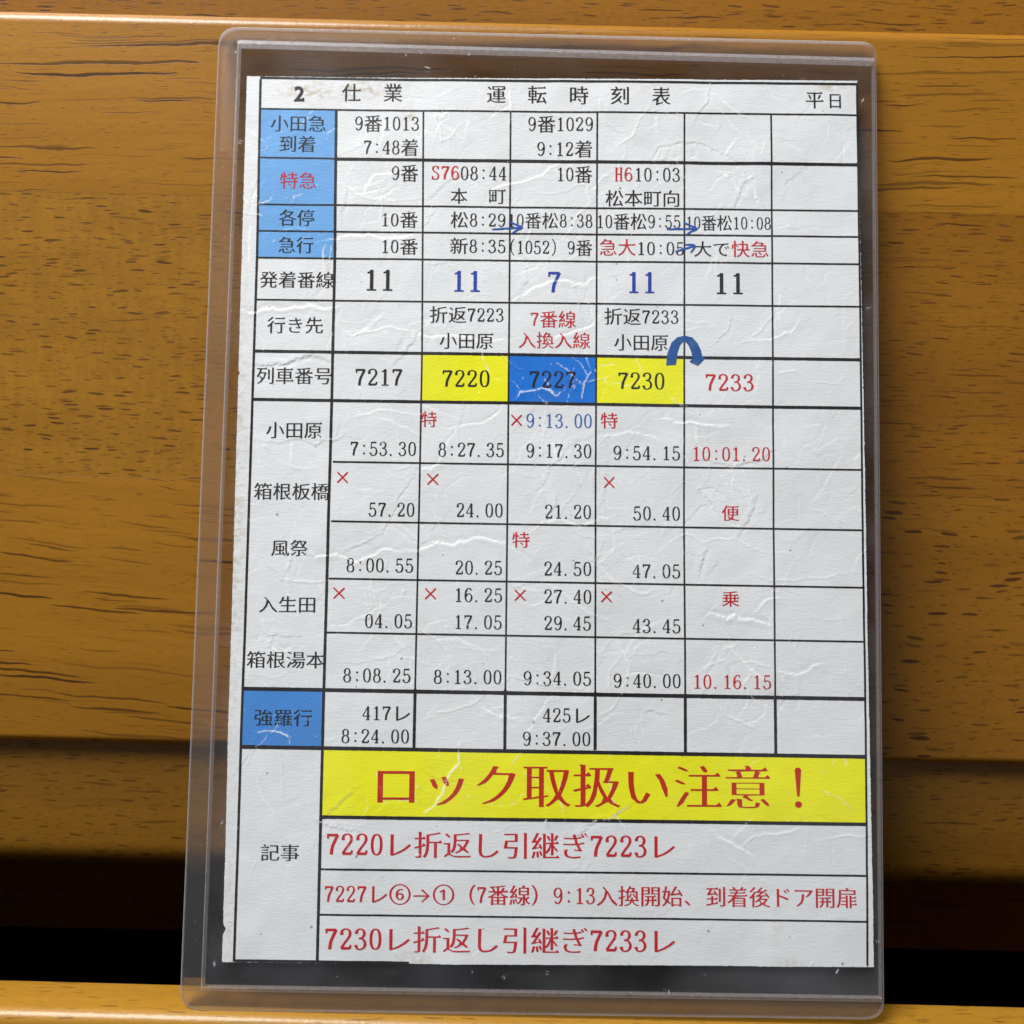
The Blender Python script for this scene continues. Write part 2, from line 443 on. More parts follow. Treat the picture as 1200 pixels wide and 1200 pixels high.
# dark board deep inside, and the slot under it
profile_bar('recessed_board', [(80.0, -30.0), (80.0, 59.0), (92.0, 59.0), (92.0, -30.0)], -175, 175, W_dark, cabinet)
profile_bar('slot_top', [(60.5, 20.0), (60.5, 26.0), (79.5, 26.0), (79.5, 20.0)], -175, 175, W_dark, cabinet)
profile_bar('back_board', [(160.0, -160.0), (160.0, 60.0), (168.0, 60.0), (168.0, -160.0)], -175, 175, M_gap, cabinet)
profile_bar('slot_floor', [(-2.0, -168.0), (-2.0, -161.0), (168.0, -161.0), (168.0, -168.0)], -175, 175, M_gap, cabinet)
# the ledge that carries the sleeve
profile_bar('bottom_rail', arc(-2.9 + 2.2, -2.2, 2.2, 180, 90, 8) + arc(6.55 - 0.35, -0.35, 0.35, 90, 0, 3) + [(6.55, -160.0), (-2.9, -160.0)], -175, 175, W_rail, cabinet, skew=-0.0032)
for x in (-178.0, 178.0):
    s = profile_bar('side_panel', [(-3.2, -168.0), (-3.2, 0.0), (34.0, 60.0), (34.0, 230.0), (170.0, 230.0), (170.0, -168.0)], x - 3, x + 2.9 if x < 0 else x + 3, W_lower, cabinet)
    if x > 0:
        s.location.x = 0.0002
profile_bar('top_board', [(56.5, 222.0), (56.5, 230.0), (169.0, 230.0), (169.0, 222.0)], -174.8, 174.8, W_lower, cabinet)

# ------------------------------------------------------------------ card frame (x right, y up the card, z out of it)
n_ = Vector((0.0, -0.97815, 0.20791)); x_ = Vector((0.99986, 0.00345, 0.01622)); y_ = Vector((-0.01658, 0.20788, 0.97801))
CARD_M = Matrix.Translation(Vector((-50.39314, 1.53837, 7.23745)) * MM) @ Matrix((
    (x_.x, y_.x, n_.x, 0), (x_.y, y_.y, n_.y, 0), (x_.z, y_.z, n_.z, 0), (0, 0, 0, 1)))
CW, CH = 105.0, 148.0

TEXT = [
    ('2', 8.15, 9.98, 144.99, 3.66, 'k', 3),
    ('仕', 16.38, 19.65, 145.27, 3.5, 'k', 0),
    ('業', 23.53, 26.76, 145.31, 3.5, 'k', 0),
    ('運', 41.3, 44.57, 145.09, 3.5, 'k', 1),
    ('転', 48.34, 51.56, 145.13, 3.5, 'k', 1),
    ('時', 55.57, 58.72, 145.01, 3.5, 'k', 1),
    ('刻', 62.56, 65.68, 144.97, 3.5, 'k', 1),
    ('表', 69.64, 72.82, 144.93, 3.5, 'k', 1),
    ('平', 96.08, 99.09, 144.53, 3.35, 'k', 1),
    ('日', 100.18, 102.09, 144.4, 3.04, 'k', 1),
    ('小田急', 4.27, 13.7, 139.67, 3.18, 'k', 0),
    ('到着', 5.9, 12.03, 136.04, 3.17, 'k', 0),
    ('9番1013', 18.74, 29.71, 139.83, 3.34, 'k', 0),
    ('7:48着', 20.36, 29.63, 135.59, 3.32, 'k', 0),
    ('9番1029', 48.43, 59.54, 139.9, 3.34, 'k', 0),
    ('9:12着', 50.0, 59.41, 135.52, 3.32, 'k', 0),
    ('特急', 6.14, 12.26, 129.63, 3.16, 'r', 0),
    ('9番', 25.19, 29.71, 131.08, 3.31, 'k', 0),
    ('S76', 32.0, 36.7, 131.19, 3.31, 'r', 1),
    ('08:44', 36.99, 44.72, 131.15, 3.31, 'k', 0),
    ('本', 35.3, 38.14, 127.14, 3.0, 'k', 0),
    ('町', 41.85, 44.68, 127.18, 3.0, 'k', 0),
    ('10番', 53.6, 59.43, 131.08, 3.31, 'k', 0),
    ('H6', 63.32, 66.28, 131.12, 3.31, 'r', 1),
    ('10:03', 66.86, 74.37, 131.07, 3.31, 'k', 0),
    ('松本町向', 61.7, 74.24, 126.93, 3.15, 'k', 0),
    ('各停', 6.1, 12.13, 123.11, 3.14, 'k', 0),
    ('10番', 23.75, 29.77, 122.9, 3.14, 'k', 0),
    ('松8:29', 35.32, 44.66, 122.97, 3.14, 'k', 0),
    ('10番松8:38', 45.31, 59.46, 122.95, 3.14, 'k', 0),
    ('10番松9:55', 60.41, 74.42, 122.88, 3.14, 'k', 0),
    ('10番松10:08', 75.58, 89.81, 122.73, 2.99, 'k', 0),
    ('急行', 6.16, 12.1, 118.33, 3.13, 'k', 0),
    ('10番', 23.84, 29.85, 118.2, 3.13, 'k', 0),
    ('新8:35', 35.28, 44.7, 118.42, 3.13, 'k', 0),
    ('(1052)', 45.57, 53.25, 118.31, 3.13, 'k', 0),
    ('9番', 55.28, 59.48, 118.28, 3.13, 'k', 0),
    ('急大', 60.71, 66.8, 118.39, 3.2, 'r', 0),
    ('10:05', 67.31, 74.99, 118.2, 3.13, 'k', 0),
    ('大で', 76.72, 82.66, 118.17, 2.98, 'k', 0),
    ('快急', 83.1, 89.33, 118.2, 3.13, 'r', 0),
    ('発着番線', 3.14, 15.67, 112.32, 3.11, 'k', 0),
    ('11', 21.28, 25.61, 112.39, 5.04, 'k', 2),
    ('11', 36.09, 40.43, 112.32, 5.04, 'b', 2),
    ('7', 51.99, 54.16, 112.24, 5.04, 'b', 2),
    ('11', 65.72, 69.98, 112.32, 5.04, 'b', 2),
    ('11', 80.53, 84.94, 112.25, 5.04, 'k', 2),
    ('行き先', 4.59, 14.02, 104.49, 3.09, 'k', 0),
    ('折返7223', 32.0, 44.47, 106.48, 3.17, 'k', 0),
    ('小田原', 33.72, 42.79, 102.0, 3.08, 'k', 0),
    ('7番線', 49.16, 56.72, 105.82, 3.17, 'r', 0),
    ('入換入線', 47.03, 59.12, 102.22, 3.08, 'r', 0),
    ('折返7233', 61.48, 74.02, 106.41, 3.17, 'k', 0),
    ('小田原', 63.15, 72.28, 102.0, 3.08, 'k', 0),
    ('列車番号', 3.03, 15.66, 95.85, 3.14, 'k', 0),
    ('7217', 19.68, 27.58, 95.7, 3.94, 'k', 1),
    ('7220', 34.32, 42.21, 95.55, 3.94, 'k', 1),
    ('7227', 48.96, 56.78, 95.48, 3.94, 'k', 1),
    ('7230', 63.88, 71.63, 95.41, 3.94, 'k', 1),
    ('7233', 78.58, 86.62, 95.27, 3.94, 'r', 1),
    ('小田原', 4.87, 14.23, 86.61, 3.04, 'k', 0),
    ('7:53.30', 19.09, 30.01, 83.58, 3.25, 'k', 0),
    ('特', 30.85, 33.43, 88.61, 2.9, 'r', 1),
    ('8:27.35', 33.79, 44.71, 83.5, 3.25, 'k', 0),
    ('×', 45.87, 47.73, 88.54, 3.19, 'r', 0),
    ('9:13.00', 48.45, 59.39, 88.5, 3.26, 'c', 0),
    ('9:17.30', 48.49, 59.34, 83.43, 3.25, 'k', 0),
    ('特', 60.89, 63.75, 88.62, 2.9, 'r', 1),
    ('9:54.15', 63.05, 74.18, 83.22, 3.25, 'k', 0),
    ('10:01.20', 76.46, 89.23, 83.15, 3.25, 'r', 0),
    ('箱根板橋', 3.1, 15.69, 76.3, 3.09, 'k', 0),
    ('×', 16.91, 18.76, 78.71, 3.16, 'r', 0),
    ('57.20', 22.29, 29.89, 73.37, 3.22, 'k', 0),
    ('×', 31.94, 33.87, 78.5, 3.16, 'r', 0),
    ('24.00', 36.93, 44.6, 73.37, 3.22, 'k', 0),
    ('21.20', 51.64, 59.31, 73.23, 3.22, 'k', 0),
    ('×', 61.42, 63.27, 78.22, 3.16, 'r', 0),
    ('50.40', 66.34, 74.16, 73.09, 3.22, 'k', 0),
    ('便', 81.12, 84.03, 73.23, 2.86, 'r', 1),
    ('風祭', 6.2, 12.36, 66.86, 2.99, 'k', 0),
    ('8:00.55', 18.8, 29.84, 64.09, 3.2, 'k', 0),
    ('特', 46.21, 49.12, 68.48, 2.85, 'r', 1),
    ('20.25', 36.85, 44.56, 63.82, 3.19, 'k', 0),
    ('24.50', 51.57, 59.35, 63.75, 3.19, 'k', 0),
    ('47.05', 66.21, 74.13, 63.47, 3.19, 'k', 0),
    ('入生田', 4.41, 13.73, 57.5, 2.97, 'k', 0),
    ('×', 16.65, 18.62, 59.45, 3.11, 'r', 0),
    ('04.05', 22.04, 29.79, 54.91, 3.17, 'k', 0),
    ('×', 31.83, 33.73, 59.46, 3.11, 'r', 0),
    ('16.25', 36.98, 44.61, 59.29, 3.18, 'k', 0),
    ('17.05', 36.98, 44.59, 54.84, 3.17, 'k', 0),
    ('×', 46.66, 48.56, 59.32, 3.11, 'r', 0),
    ('27.40', 51.6, 59.37, 59.15, 3.18, 'k', 0),
    ('29.45', 51.63, 59.31, 54.77, 3.17, 'k', 0),
    ('×', 60.95, 62.83, 59.18, 3.11, 'r', 0),
    ('43.45', 66.22, 74.11, 54.42, 3.17, 'k', 0),
    ('乗', 80.97, 83.93, 59.0, 2.83, 'r', 1),
    ('箱根湯本', 2.63, 15.56, 48.43, 3.01, 'k', 0),
    ('8:08.25', 18.6, 29.66, 45.99, 3.14, 'k', 0),
    ('8:13.00', 33.52, 44.61, 45.85, 3.14, 'k', 0),
    ('9:34.05', 48.26, 59.35, 45.72, 3.14, 'k', 0),
    ('9:40.00', 63.07, 74.09, 45.44, 3.14, 'k', 0),
    ('10.16.15', 76.4, 88.96, 45.37, 3.14, 'r', 0),
    ('強羅行', 4.17, 13.62, 39.01, 2.99, 'k', 0),
    ('417レ', 21.86, 29.7, 39.86, 3.13, 'k', 0),
    ('8:24.00', 18.53, 29.55, 36.11, 3.12, 'k', 0),
    ('425レ', 51.47, 59.17, 39.73, 3.13, 'k', 0),
    ('9:37.00', 48.21, 59.25, 35.91, 3.12, 'k', 0),
    ('ロック取扱い注意！', 24.55, 93.77, 28.34, 7.7, 'r', 3),
    ('7220レ折返し引継ぎ7223レ', 16.48, 73.06, 18.75, 4.64, 'r', 2),
    ('7227レ⑥→①（7番線）9:13入換開始、到着後ドア開扉', 16.32, 102.41, 10.87, 3.52, 'r', 1),
    ('7230レ折返し引継ぎ7233レ', 16.55, 73.03, 3.78, 4.57, 'r', 2),
    ('記事', 5.77, 12.0, 17.33, 2.93, 'k', 0),
]
RULES = [
    ([(2.36, 147.48), (2.58, 116.74), (2.39, 82.02), (2.14, 43.71), (1.92, 0.08)], 0.42),
    ([(15.47, 142.06), (15.76, 116.81), (15.76, 91.5), (15.46, 43.78), (15.33, 0.28)], 0.48),
    ([(30.43, 142.14), (30.81, 99.9), (30.71, 77.41), (30.47, 43.85)], 0.3),
    ([(30.47, 43.85), (30.4, 34.27)], 0.5),
    ([(45.41, 142.21), (45.44, 109.54), (45.41, 77.48), (45.29, 43.79)], 0.3),
    ([(45.29, 43.79), (45.27, 34.21)], 0.5),
    ([(60.27, 141.98), (60.2, 109.62), (60.07, 79.0), (60.06, 43.58)], 0.3),
    ([(60.06, 43.58), (60.06, 34.14)], 0.5),
    ([(75.2, 141.91), (75.02, 102.33), (74.82, 71.9), (74.86, 43.38)], 0.3),
    ([(74.86, 43.38), (74.82, 33.94)], 0.5),
    ([(90.08, 141.83), (89.96, 108.29), (89.72, 70.69), (89.65, 43.17)], 0.3),
    ([(89.65, 43.17), (89.64, 33.74)], 0.5),
    ([(104.92, 147.54), (104.75, 108.37), (104.52, 70.62), (104.43, 42.83), (104.25, 22.53), (103.96, 0.18)], 0.34),
    ([(2.28, 147.74), (45.13, 147.54), (104.99, 147.39)], 0.42),
    ([(2.29, 142.22), (105.05, 141.88)], 0.3),
    ([(2.39, 133.59), (15.67, 133.51)], 0.3),
    ([(15.52, 133.46), (105.06, 133.09)], 0.55),
    ([(2.48, 125.4), (104.94, 125.02)], 0.3),
    ([(2.54, 120.76), (104.87, 120.49)], 0.3),
    ([(2.6, 116.1), (104.79, 115.73)], 0.3),
    ([(2.66, 108.84), (104.82, 108.37)], 0.3),
    ([(2.48, 100.01), (104.68, 99.28)], 0.52),
    ([(2.58, 91.77), (104.69, 91.04)], 0.52),
    ([(16.14, 81.32), (104.67, 80.62)], 0.3),
    ([(16.09, 71.35), (104.51, 70.52)], 0.3),
    ([(15.88, 61.84), (104.51, 60.99)], 0.3),
    ([(15.67, 52.95), (104.51, 52.08)], 0.3),
    ([(2.14, 43.67), (104.5, 42.73)], 0.62),
    ([(2.0, 34.24), (104.35, 33.37)], 0.62),
    ([(15.4, 23.07), (104.32, 22.56)], 0.55),
    ([(15.18, 14.75), (104.18, 14.37)], 0.32),
    ([(15.22, 7.57), (104.07, 7.14)], 0.3),
    ([(1.92, 0.26), (15.26, 0.2), (30.12, 0.08)], 0.4),
]
PEN = [
    ([(42.35, 121.34), (44.82, 121.54), (47.43, 121.73)], 0.3),
    ([(45.38, 122.7), (46.4, 122.25), (47.57, 121.74), (46.56, 121.21), (45.7, 120.61)], 0.3),
    ([(72.09, 121.56), (77.17, 121.66)], 0.3),
    ([(74.93, 122.77), (76.16, 122.18), (77.24, 121.66), (76.15, 121.13), (75.28, 120.46)], 0.3),
    ([(73.54, 117.69), (75.13, 118.15), (76.87, 118.71)], 0.3),
    ([(75.13, 118.89), (76.87, 118.75), (76.14, 117.48)], 0.3),
]
FILLS = [
    ('light_blue_cell', [(2.44, 142.15), (15.4, 142.14), (15.52, 133.51), (2.39, 133.59)], 'lb'),
    ('light_blue_cell', [(2.39, 133.51), (15.52, 133.51), (15.66, 125.39), (2.48, 125.4)], 'lb'),
    ('light_blue_cell', [(2.48, 125.4), (15.64, 125.31), (15.71, 120.68), (2.54, 120.76)], 'lb'),
    ('light_blue_cell', [(2.54, 120.76), (15.71, 120.68), (15.77, 116.06), (2.6, 116.1)], 'lb'),
    ('dark_blue_cell', [(2.14, 43.64), (15.47, 43.57), (15.62, 34.13), (2.0, 34.27)], 'db'),
    ('yellow_cell', [(30.81, 99.83), (45.47, 99.76), (45.48, 91.44), (30.8, 91.58)], 'y'),
    ('blue_cell', [(45.47, 99.76), (60.18, 99.61), (60.16, 91.37), (45.48, 91.44)], 'b'),
    ('yellow_cell', [(60.18, 99.61), (74.94, 99.54), (74.91, 91.27), (60.16, 91.37)], 'y'),
    ('yellow_banner', [(15.62, 34.13), (104.35, 33.37), (104.25, 22.56), (15.4, 23.07)], 'y'),
]
HOOK = [(71.92, 98.1), (72.13, 100.11), (72.86, 102.02), (73.83, 102.91), (75.09, 103.21), (76.35, 102.92), (77.24, 101.97), (77.78, 100.87), (78.03, 99.78), (78.53, 99.41), (77.3, 98.09), (75.98, 98.67), (75.9, 98.89), (76.44, 99.26), (76.16, 100.5), (75.66, 101.67), (75.2, 102.18), (74.8, 102.18), (74.29, 101.59), (73.86, 100.3), (73.6, 98.22)]
CREASES = [
    [(15.5, 129.5), (17.2, 128.8), (19.4, 127.3), (22.1, 126.5), (27.2, 125.7)],
    [(-0.1, 123.9), (3.3, 123.3)],
    [(12.1, 118.9), (16.0, 119.5), (18.6, 120.2), (23.7, 119.7), (30.5, 121.1)],
    [(31.0, 121.4), (32.3, 124.3), (31.5, 126.6), (33.7, 128.9), (38.7, 131.1), (40.2, 129.6)],
    [(41.7, 125.9), (42.4, 128.1), (46.8, 129.4), (51.1, 130.9), (54.0, 133.2)],
    [(49.7, 127.9), (54.8, 128.1), (58.0, 129.4), (59.2, 126.4), (55.6, 121.2), (53.7, 118.5)],
    [(45.1, 146.8), (45.5, 143.0), (45.2, 139.9)],
    [(69.6, 144.2), (67.4, 140.8), (66.4, 137.8), (63.5, 135.8)],
    [(71.5, 135.8), (69.3, 132.8)],
    [(32.0, 142.4), (33.6, 136.8), (37.2, 139.9)],
    [(69.3, 133.3), (71.1, 135.8), (74.5, 136.6), (77.7, 136.5), (81.3, 134.8), (84.2, 133.3)],
    [(84.7, 133.3), (86.4, 130.3), (83.9, 125.8)],
    [(79.6, 147.7), (79.2, 144.2), (76.7, 140.1)],
    [(0.4, 107.0), (3.3, 107.1), (6.6, 107.3), (11.2, 108.0), (16.0, 107.8)],
    [(16.3, 104.7), (19.0, 102.6), (24.0, 104.1), (30.5, 103.3), (29.4, 100.6)],
    [(2.6, 97.6), (6.1, 98.0), (11.1, 99.1), (15.5, 98.4)],
    [(0.8, 84.9), (7.2, 84.5), (10.1, 85.2), (13.2, 84.2), (16.5, 85.0), (18.2, 85.9), (20.0, 85.3)],
    [(19.3, 88.9), (24.2, 90.1), (31.4, 89.4)],
    [(30.3, 80.0), (28.8, 77.1), (27.4, 75.0), (25.6, 70.7), (24.9, 69.2)],
    [(45.8, 108.8), (48.4, 110.3), (54.2, 112.5), (58.1, 111.8), (60.2, 113.3)],
    [(46.2, 113.7), (49.8, 114.7), (50.5, 115.9)],
    [(28.3, 104.0), (31.9, 102.7), (37.2, 102.9), (40.1, 102.2), (45.6, 102.2)],
    [(46.0, 91.9), (47.4, 93.4), (51.4, 94.0), (53.6, 92.7), (55.0, 93.9)],
    [(57.9, 91.7), (58.1, 94.9), (59.6, 97.1)],
    [(51.4, 100.0), (53.5, 103.0), (59.2, 104.9), (60.7, 106.7)],
    [(34.3, 87.5), (40.3, 88.0), (43.6, 89.8), (44.3, 91.2)],
    [(35.8, 85.4), (34.0, 81.0), (30.9, 80.0)],
    [(50.1, 76.8), (51.5, 78.2), (52.2, 80.8), (55.8, 84.7), (60.3, 86.6)],
    [(60.8, 85.9), (65.8, 86.7), (70.8, 85.5)],
    [(83.0, 106.5), (82.3, 104.3), (79.7, 101.6)],
    [(85.4, 102.4), (89.5, 102.5), (93.1, 103.9), (94.6, 106.1)],
    [(70.8, 88.9), (76.8, 88.3), (82.5, 87.8)],
    [(90.9, 97.0), (93.7, 97.3)],
    [(77.5, 82.0), (82.9, 81.0), (87.2, 81.7), (89.6, 83.5)],
    [(12.7, 66.3), (13.7, 65.2), (16.2, 65.6), (20.5, 64.6), (24.7, 66.7), (31.8, 66.5)],
    [(7.8, 61.6), (10.7, 61.3), (15.9, 61.4)],
    [(15.8, 53.9), (18.9, 54.3), (22.1, 56.0), (24.5, 57.4), (24.1, 59.6)],
    [(17.3, 48.0), (25.0, 48.7), (29.5, 50.8)],
    [(3.9, 52.4), (10.9, 52.3)],
    [(28.9, 66.5), (30.6, 66.5), (33.5, 68.1), (36.3, 67.6), (40.3, 68.9), (43.8, 68.2), (46.2, 67.2)],
    [(49.0, 69.6), (51.6, 71.5), (59.4, 71.5), (62.9, 72.6)],
    [(50.2, 61.8), (55.9, 58.7), (59.7, 56.2), (62.3, 55.4)],
    [(29.2, 54.4), (32.0, 53.0), (34.9, 50.9), (36.3, 48.4)],
    [(43.4, 44.2), (46.9, 46.0), (50.4, 44.9), (55.3, 44.0), (59.5, 44.7)],
    [(60.4, 63.7), (63.0, 61.6), (67.2, 59.8), (71.4, 60.5)],
    [(60.5, 39.1), (63.7, 42.2), (65.8, 48.2), (63.0, 52.7)],
    [(67.2, 40.6), (71.4, 39.9)],
    [(32.9, 39.0), (33.9, 40.0), (37.4, 40.7), (39.9, 41.4), (42.0, 43.2)],
    [(61.5, 68.7), (60.8, 66.1), (59.4, 65.1)],
    [(77.4, 76.9), (79.3, 77.4), (81.4, 76.2)],
    [(69.3, 65.2), (72.2, 68.0), (75.0, 69.8), (78.1, 68.3), (83.5, 68.9), (86.3, 67.4), (89.2, 66.4)],
    [(78.5, 66.9), (77.4, 63.4)],
    [(85.6, 63.1), (89.8, 62.0), (96.2, 62.6), (104.7, 63.6)],
    [(78.5, 56.7), (82.7, 56.2), (88.3, 54.9)],
    [(86.5, 56.8), (90.8, 59.2)],
    [(80.6, 51.8), (84.4, 48.6), (89.0, 47.9)],
    [(77.3, 46.9), (81.5, 49.0)],
    [(90.4, 47.2), (93.2, 46.5), (97.4, 48.4)],
    [(79.8, 42.3), (82.6, 39.5), (86.1, 37.9)],
    [(83.8, 69.1), (86.7, 75.5)],
    [(3.7, 36.6), (8.4, 36.6), (10.5, 35.8)],
    [(14.2, 22.6), (18.4, 21.4), (21.7, 20.9)],
    [(31.8, 23.1), (35.1, 26.8), (37.9, 31.8), (37.9, 35.1)],
    [(55.6, 20.4), (60.6, 22.9), (66.0, 25.4)],
    [(79.4, 21.3), (82.3, 19.3), (86.1, 16.8)],
    [(87.8, 20.9), (93.2, 21.7)],
    [(97.3, 20.2), (104.4, 20.9)],
]

# ------------------------------------------------------------------ creased relief of the card (millimetres)
rng = np.random.default_rng(11)
random.seed(5)
STEP = 0.16
NU, NV = int(CW / STEP) + 1, int(CH / STEP) + 1
us = np.linspace(0, CW, NU); vs_ = np.linspace(0, CH, NV)
UU, VV = np.meshgrid(us, vs_)


def smooth_noise(cell, seed):
    r = np.random.default_rng(seed)
    gu, gv = int(CW / cell) + 3, int(CH / cell) + 3
    g = r.standard_normal((gv, gu))
    a = UU / cell; b = VV / cell
    i = a.astype(int); j = b.astype(int)
    fa = a - i; fb = b - j
    fa = fa * fa * (3 - 2 * fa); fb = fb * fb * (3 - 2 * fb)
    return (g[j, i] * (1 - fa) + g[j, i + 1] * fa) * (1 - fb) + (g[j + 1, i] * (1 - fa) + g[j + 1, i + 1] * fa) * fb


HGT = 0.09 * smooth_noise(24, 1) + 0.055 * smooth_noise(9, 2) + 0.030 * smooth_noise(4.2, 3) + 0.008 * smooth_noise(1.6, 4)
WEAR = np.zeros_like(HGT)


def wiggle(pts, amp=0.22, levels=3):
    pts = [np.array(p, float) for p in pts]
    for lv in range(levels):
        out = [pts[0]]
        for p, q in zip(pts[:-1], pts[1:]):
            d = q - p; l = np.hypot(*d) + 1e-6
            nrm = np.array([-d[1], d[0]]) / l
            out.append((p + q) / 2 + nrm * rng.normal(0, amp * min(l, 4) * 0.28))
            out.append(q)
        pts = out
    return np.array(pts)


def add_crease(pts, depth, width, wear, tilt):
    """a fold: narrow ridge plus a slight change of tilt to one side"""
    P = wiggle(pts)
    n = len(P)
    for k in range(n - 1):
        a, b = P[k], P[k + 1]
        t = (k + 0.5) / n
        fade = math.sin(math.pi * min(max(t, 0.02), 0.98)) ** 0.45 * rng.uniform(0.5, 1.0)
        pad = 1.5
        i0, i1 = int(max(0, (min(a[0], b[0]) - pad) / STEP)), int(min(NU, (max(a[0], b[0]) + pad) / STEP + 2))
        j0, j1 = int(max(0, (min(a[1], b[1]) - pad) / STEP)), int(min(NV, (max(a[1], b[1]) + pad) / STEP + 2))
        if i1 <= i0 or j1 <= j0:
            continue
        X = UU[j0:j1, i0:i1]; Y = VV[j0:j1, i0:i1]
        d = b - a; L2 = (d * d).sum() + 1e-9
        s = np.clip(((X - a[0]) * d[0] + (Y - a[1]) * d[1]) / L2, 0, 1)
        dx = X - (a[0] + s * d[0]); dy = Y - (a[1] + s * d[1])
        dist = np.hypot(dx, dy)
        side = np.sign(-d[1] * (X - a[0]) + d[0] * (Y - a[1]))
        ridge = depth * fade * np.exp(-(dist / width) ** 2)
        TMP[j0:j1, i0:i1] = np.where(np.abs(ridge) > np.abs(TMP[j0:j1, i0:i1]), ridge, TMP[j0:j1, i0:i1])
        tl = tilt * fade * side * (dist / 0.5) * np.exp(-(dist / 0.55) ** 2)
        T2[j0:j1, i0:i1] = np.where(np.abs(tl) > np.abs(T2[j0:j1, i0:i1]), tl, T2[j0:j1, i0:i1])
        w = wear * fade * np.exp(-(dist / (width * 0.62)) ** 2)
        WEAR[j0:j1, i0:i1] = np.maximum(WEAR[j0:j1, i0:i1], w)


for c in CREASES:
    TMP = np.zeros_like(HGT); T2 = np.zeros_like(HGT)
    add_crease(c, rng.choice([1, 1, 1, -1]) * rng.uniform(0.038, 0.070), rng.uniform(0.15, 0.20), rng.uniform(0.8, 1.3), rng.normal(0, 0.06))
    HGT += TMP + T2
# folds that branch off the main ones, so that creases meet in corners
for k in range(210):
    c = CREASES[rng.integers(len(CREASES))]
    i = rng.integers(len(c) - 1); t = rng.random()
    p = np.array(c[i]) * (1 - t) + np.array(c[i + 1]) * t
    d = np.array(c[i + 1]) - np.array(c[i])
    ang = math.atan2(d[1], d[0]) + rng.choice([-1, 1]) * rng.uniform(0.7, 1.9)
    pts = [p]
    for _ in range(rng.integers(2, 5)):
        ang += rng.normal(0, 0.35)
        p = p + np.array([math.cos(ang), math.sin(ang)]) * rng.uniform(1.2, 3.4)
        pts.append(p)
    TMP = np.zeros_like(HGT); T2 = np.zeros_like(HGT)
    add_crease(pts, rng.choice([1, 1, -1]) * rng.uniform(0.015, 0.055), rng.uniform(0.14, 0.18), rng.uniform(0.3, 1.0), rng.normal(0, 0.035))
    HGT += TMP + T2
# many fine secondary folds everywhere
for k in range(600):
    p = np.array([rng.uniform(0, CW), rng.uniform(0, CH)])
    if p[1] < 34 and rng.random() < 0.6:
        continue
    ang = rng.uniform(0, 2 * math.pi)
    pts = [p]
    for _ in range(rng.integers(2, 6)):
        ang += rng.normal(0, 0.6)
        p = p + np.array([math.cos(ang), math.sin(ang)]) * rng.uniform(0.8, 3.0)
        pts.append(p)
    TMP = np.zeros_like(HGT); T2 = np.zeros_like(HGT)
    add_crease(pts, rng.choice([1, -1]) * rng.uniform(0.007, 0.034), rng.uniform(0.14, 0.18), rng.uniform(0.15, 0.8), rng.normal(0, 0.016))
    HGT += TMP + T2
HGT -= HGT.min()
Z0 = 0.02      # clearance


def sample(A, u, v):
    a = np.clip(np.asarray(u) / STEP, 0, NU - 1.001); b = np.clip(np.asarray(v) / STEP, 0, NV - 1.001)
    i = a.astype(int); j = b.astype(int); fa = a - i; fb = b - j
    return (A[j, i] * (1 - fa) + A[j, i + 1] * fa) * (1 - fb) + (A[j + 1, i] * (1 - fa) + A[j + 1, i + 1] * fa) * fb


card = empty('timetable_card', 'creased white printed duty timetable card with yellow and blue cells inside the clear sleeve', 'timetable card')
card.matrix_world = CARD_M


def set_attr(me, name, vals):
    a = me.attributes.new(name, 'FLOAT', 'POINT')
    a.data.foreach_set('value', np.asarray(vals, dtype=np.float32).ravel())


# paper sheet: creased front, ragged cut edge, real thickness
EU = UU.copy(); EV = VV.copy()


def ragged(n, seed, amp):
    r = np.random.default_rng(seed)
    x = np.cumsum(r.normal(0, 1, n)); x -= np.linspace(x[0], x[-1], n)
    x = x / (np.abs(x).max() + 1e-6) * amp * 0.6 + r.normal(0, amp * 0.25, n)
    return x


eL, eR, eT, eB = ragged(NV, 21, 0.10), ragged(NV, 22, 0.12), ragged(NU, 23, 0.10), ragged(NU, 24, 0.10)
notch = 0.42 * np.exp(-((vs_ - 5.2) / 0.55) ** 2) + 0.25 * np.exp(-((vs_ - 96.2) / 0.3) ** 2)
falL = np.exp(-UU / 1.2); falR = np.exp(-(CW - UU) / 1.2); falB = np.exp(-VV / 1.2); falT = np.exp(-(CH - VV) / 1.2)
EU += (eL + notch)[:, None] * falL + eR[:, None] * falR
EV += eB[None, :] * falB + eT[None, :] * falT
TH = 0.30
ZF = HGT + Z0
me = grid_mesh('paper_sheet', EU * MM, EV * MM, ZF * MM)
stain = np.zeros_like(UU)
for (su, sv, rx, ry, a) in ((11, 145.5, 5, 2.2, 1.0), (20, 146, 6, 1.6, 0.9), (3, 138, 2, 3, 0.3), (31, 0.6, 2.4, 1.2, 0.8), (92, 0.5, 1.6, 0.9, 0.8), (89.5, 6, 0.9, 2, 0.4),
                            (0.4, 70, 1.4, 40, 0.7), (1.0, 10, 1.0, 12, 0.5), (70, 146.6, 4, 1.2, 0.4), (101, 147, 3, 1, 0.8), (28, 141, 0.9, 1.6, 0.8), (50, 70, 1.5, 0.7, 0.25), (60, 1, 8, 0.5, 0.2)):
    stain = np.maximum(stain, a * np.exp(-((UU - su) / rx) ** 2 - ((VV - sv) / ry) ** 2))
set_attr(me, 'wear', WEAR)
set_attr(me, 'stain', stain)
paper_obj = link('paper_sheet', me, M_paper, card)
